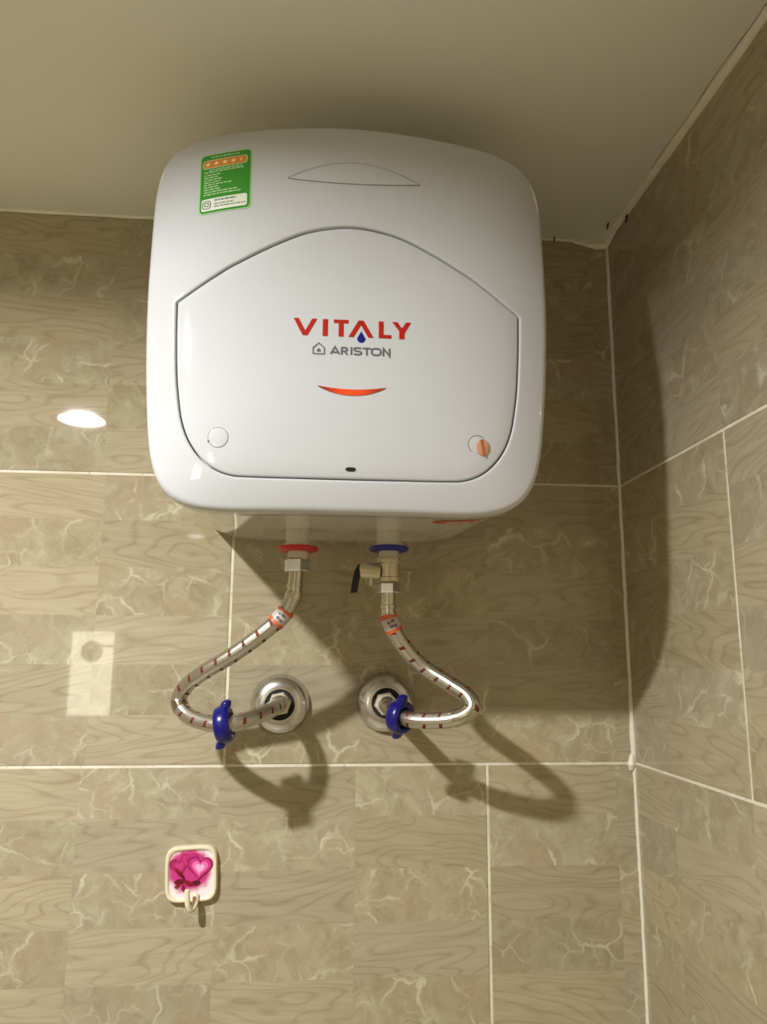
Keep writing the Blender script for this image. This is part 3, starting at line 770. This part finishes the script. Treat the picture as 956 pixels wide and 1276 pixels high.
# ------------------------------------------------------------------ stick-on hook
HKC = Vector((-.6078, 0, -.1335)); tl = math.radians(2.5)
hk = thing('wall_hook', HKC, 'small cream stick-on wall hook with a pink hearts picture', 'hook')
def HK(a, b, d):   # local (right, up, out) to world
    return Vector((HKC.x+a*math.cos(tl)-b*math.sin(tl), -d, HKC.z+a*math.sin(tl)+b*math.cos(tl)))
def rsq(hw_, hh_, p, n=56):
    out = []
    for k in range(n):
        t = 2*PI*k/n; c, s = math.cos(t), math.sin(t); r = (abs(c)**p+abs(s)**p)**(-1/p); out.append((hw_*r*c, hh_*r*s))
    return out
mb = MB(); rs = []
for sc, d in ((1.0, 0), (1.0, .0065), (.985, .0085), (.95, .0097), (.90, .0097), (.855, .0085), (.84, .0068)):
    rs.append([HK(a*sc, b*sc, d) for a, b in rsq(.0335, .0345, 5.0)])
mb.rings(rs, True, True, False); obj('plate', mb, M_HOOK, hk)
def pic_mat():
    t = NT('picture_pink_wash'); tc = t.n('ShaderNodeTexCoord').outputs['Object']; x, y, z = t.sep(tc)
    d = t.math('SQRT', t.math('ADD', t.math('POWER', t.math('ADD', x, .003), 2.0), t.math('POWER', t.math('MULTIPLY', t.math('ADD', z, -.005), 1.1), 2.0)))
    f = t.rng(t.math('ADD', d, t.math('MULTIPLY', t.math('SUBTRACT', t.noise(tc, 90, 3), .5), .012)), .023, .034, 0, 1, True)
    t.set(col=t.mix(f, srgb(196, 58, 128), srgb(240, 226, 228)), rough=.25); return t.m
mb = MB(); r0 = [HK(a*.845, b*.845, .0069) for a, b in rsq(.0335, .0345, 5.0)]; mb.rings([r0, [HK(a*.02, b*.02, .0069) for a, b in rsq(.0335, .0345, 5.0)]], True, False, True)
pic = obj('picture', mb, pic_mat(), hk, False)
def heart(cx_, cz_, s, rot, d0, cols):
    for k, (sc, mt) in enumerate(cols):
        pts = []
        for q in range(40):
            t = 2*PI*q/40; hx_ = 16*math.sin(t)**3/17; hz_ = (13*math.cos(t)-5*math.cos(2*t)-2*math.cos(3*t)-math.cos(4*t))/17
            a = hx_*s*sc; b = (hz_+.1)*s*sc; pts.append(HK(cx_+a*math.cos(rot)-b*math.sin(rot), cz_+a*math.sin(rot)+b*math.cos(rot), d0+.00012*k))
        mb = MB(); mb.add(pts+[HK(cx_, cz_, d0+.00012*k)], [(q, (q+1) % 40, 40) for q in range(40)]); obj('printed_heart', mb, mt, pic, False)
H1 = plain('heart_dark', srgb(150, 20, 84), .3); H2 = plain('heart_magenta', srgb(198, 52, 128), .3); H3 = plain('heart_pink', srgb(232, 112, 176), .3); H4 = plain('heart_mid', srgb(176, 36, 96), .3); H5 = plain('heart_pale', srgb(246, 176, 216), .3)
heart(-.0145, .0095, .0135, .15, .0072, ((1, H1), (.82, H4), (.5, H2)))
heart(-.0020, .0155, .0120, -.05, .0077, ((1, H4), (.8, H2), (.5, H4)))
heart(.0110, .0065, .0175, -.12, .0082, ((1, H1), (.86, H2), (.62, H3), (.36, H5)))
LR = plain('ribbon_red', srgb(134, 12, 34), .35, var=.15, scale=400); LD = plain('ribbon_dark', srgb(92, 6, 30), .35, var=.15, scale=400)
for k, (a, b, an, ln, wd) in enumerate(((-.017, .004, 2.1, .012, .0042), (-.015, -.008, 3.3, .013, .006), (-.004, -.010, -.4, .014, .0055), (.006, -.0105, .1, .012, .0055), (-.010, -.016, -1.6, .009, .004), (-.012, -.0005, -.9, .012, .004), (-.018, -.013, -2.4, .008, .003))):
    mb = MB(); A = []; B = []
    for q in range(13):
        u = q/12; w_ = wd*math.sin(PI*u)**.7/1; c, s = math.cos(an), math.sin(an); l = (u-.5)*ln
        A.append(HK(a+l*c-w_/2*s, b+l*s+w_/2*c, .0088+.0001*k)); B.append(HK(a+l*c+w_/2*s, b+l*s-w_/2*c, .0088+.0001*k))
    mb.add(A+B, [(q, q+1, 13+q+1, 13+q) for q in range(12)]); obj('printed_ribbon', mb, (LR, LD)[k % 2], pic, False)
pth = catmull([HK(.0060, -.0255, .008), HK(.0064, -.0315, .013), HK(.0052, -.0372, .019), HK(.0020, -.0385, .0250), HK(-.0006, -.0320, .0285), HK(-.0014, -.0225, .0290), HK(-.0018, -.0125, .0285)], 8)
mb = MB(); n = len(pth); mb.tube(pth, [.0042-.0010*(i/n)+(-.0016 if i == n-1 else 0) for i in range(n)], 16); obj('prong', mb, M_HOOK, hk)
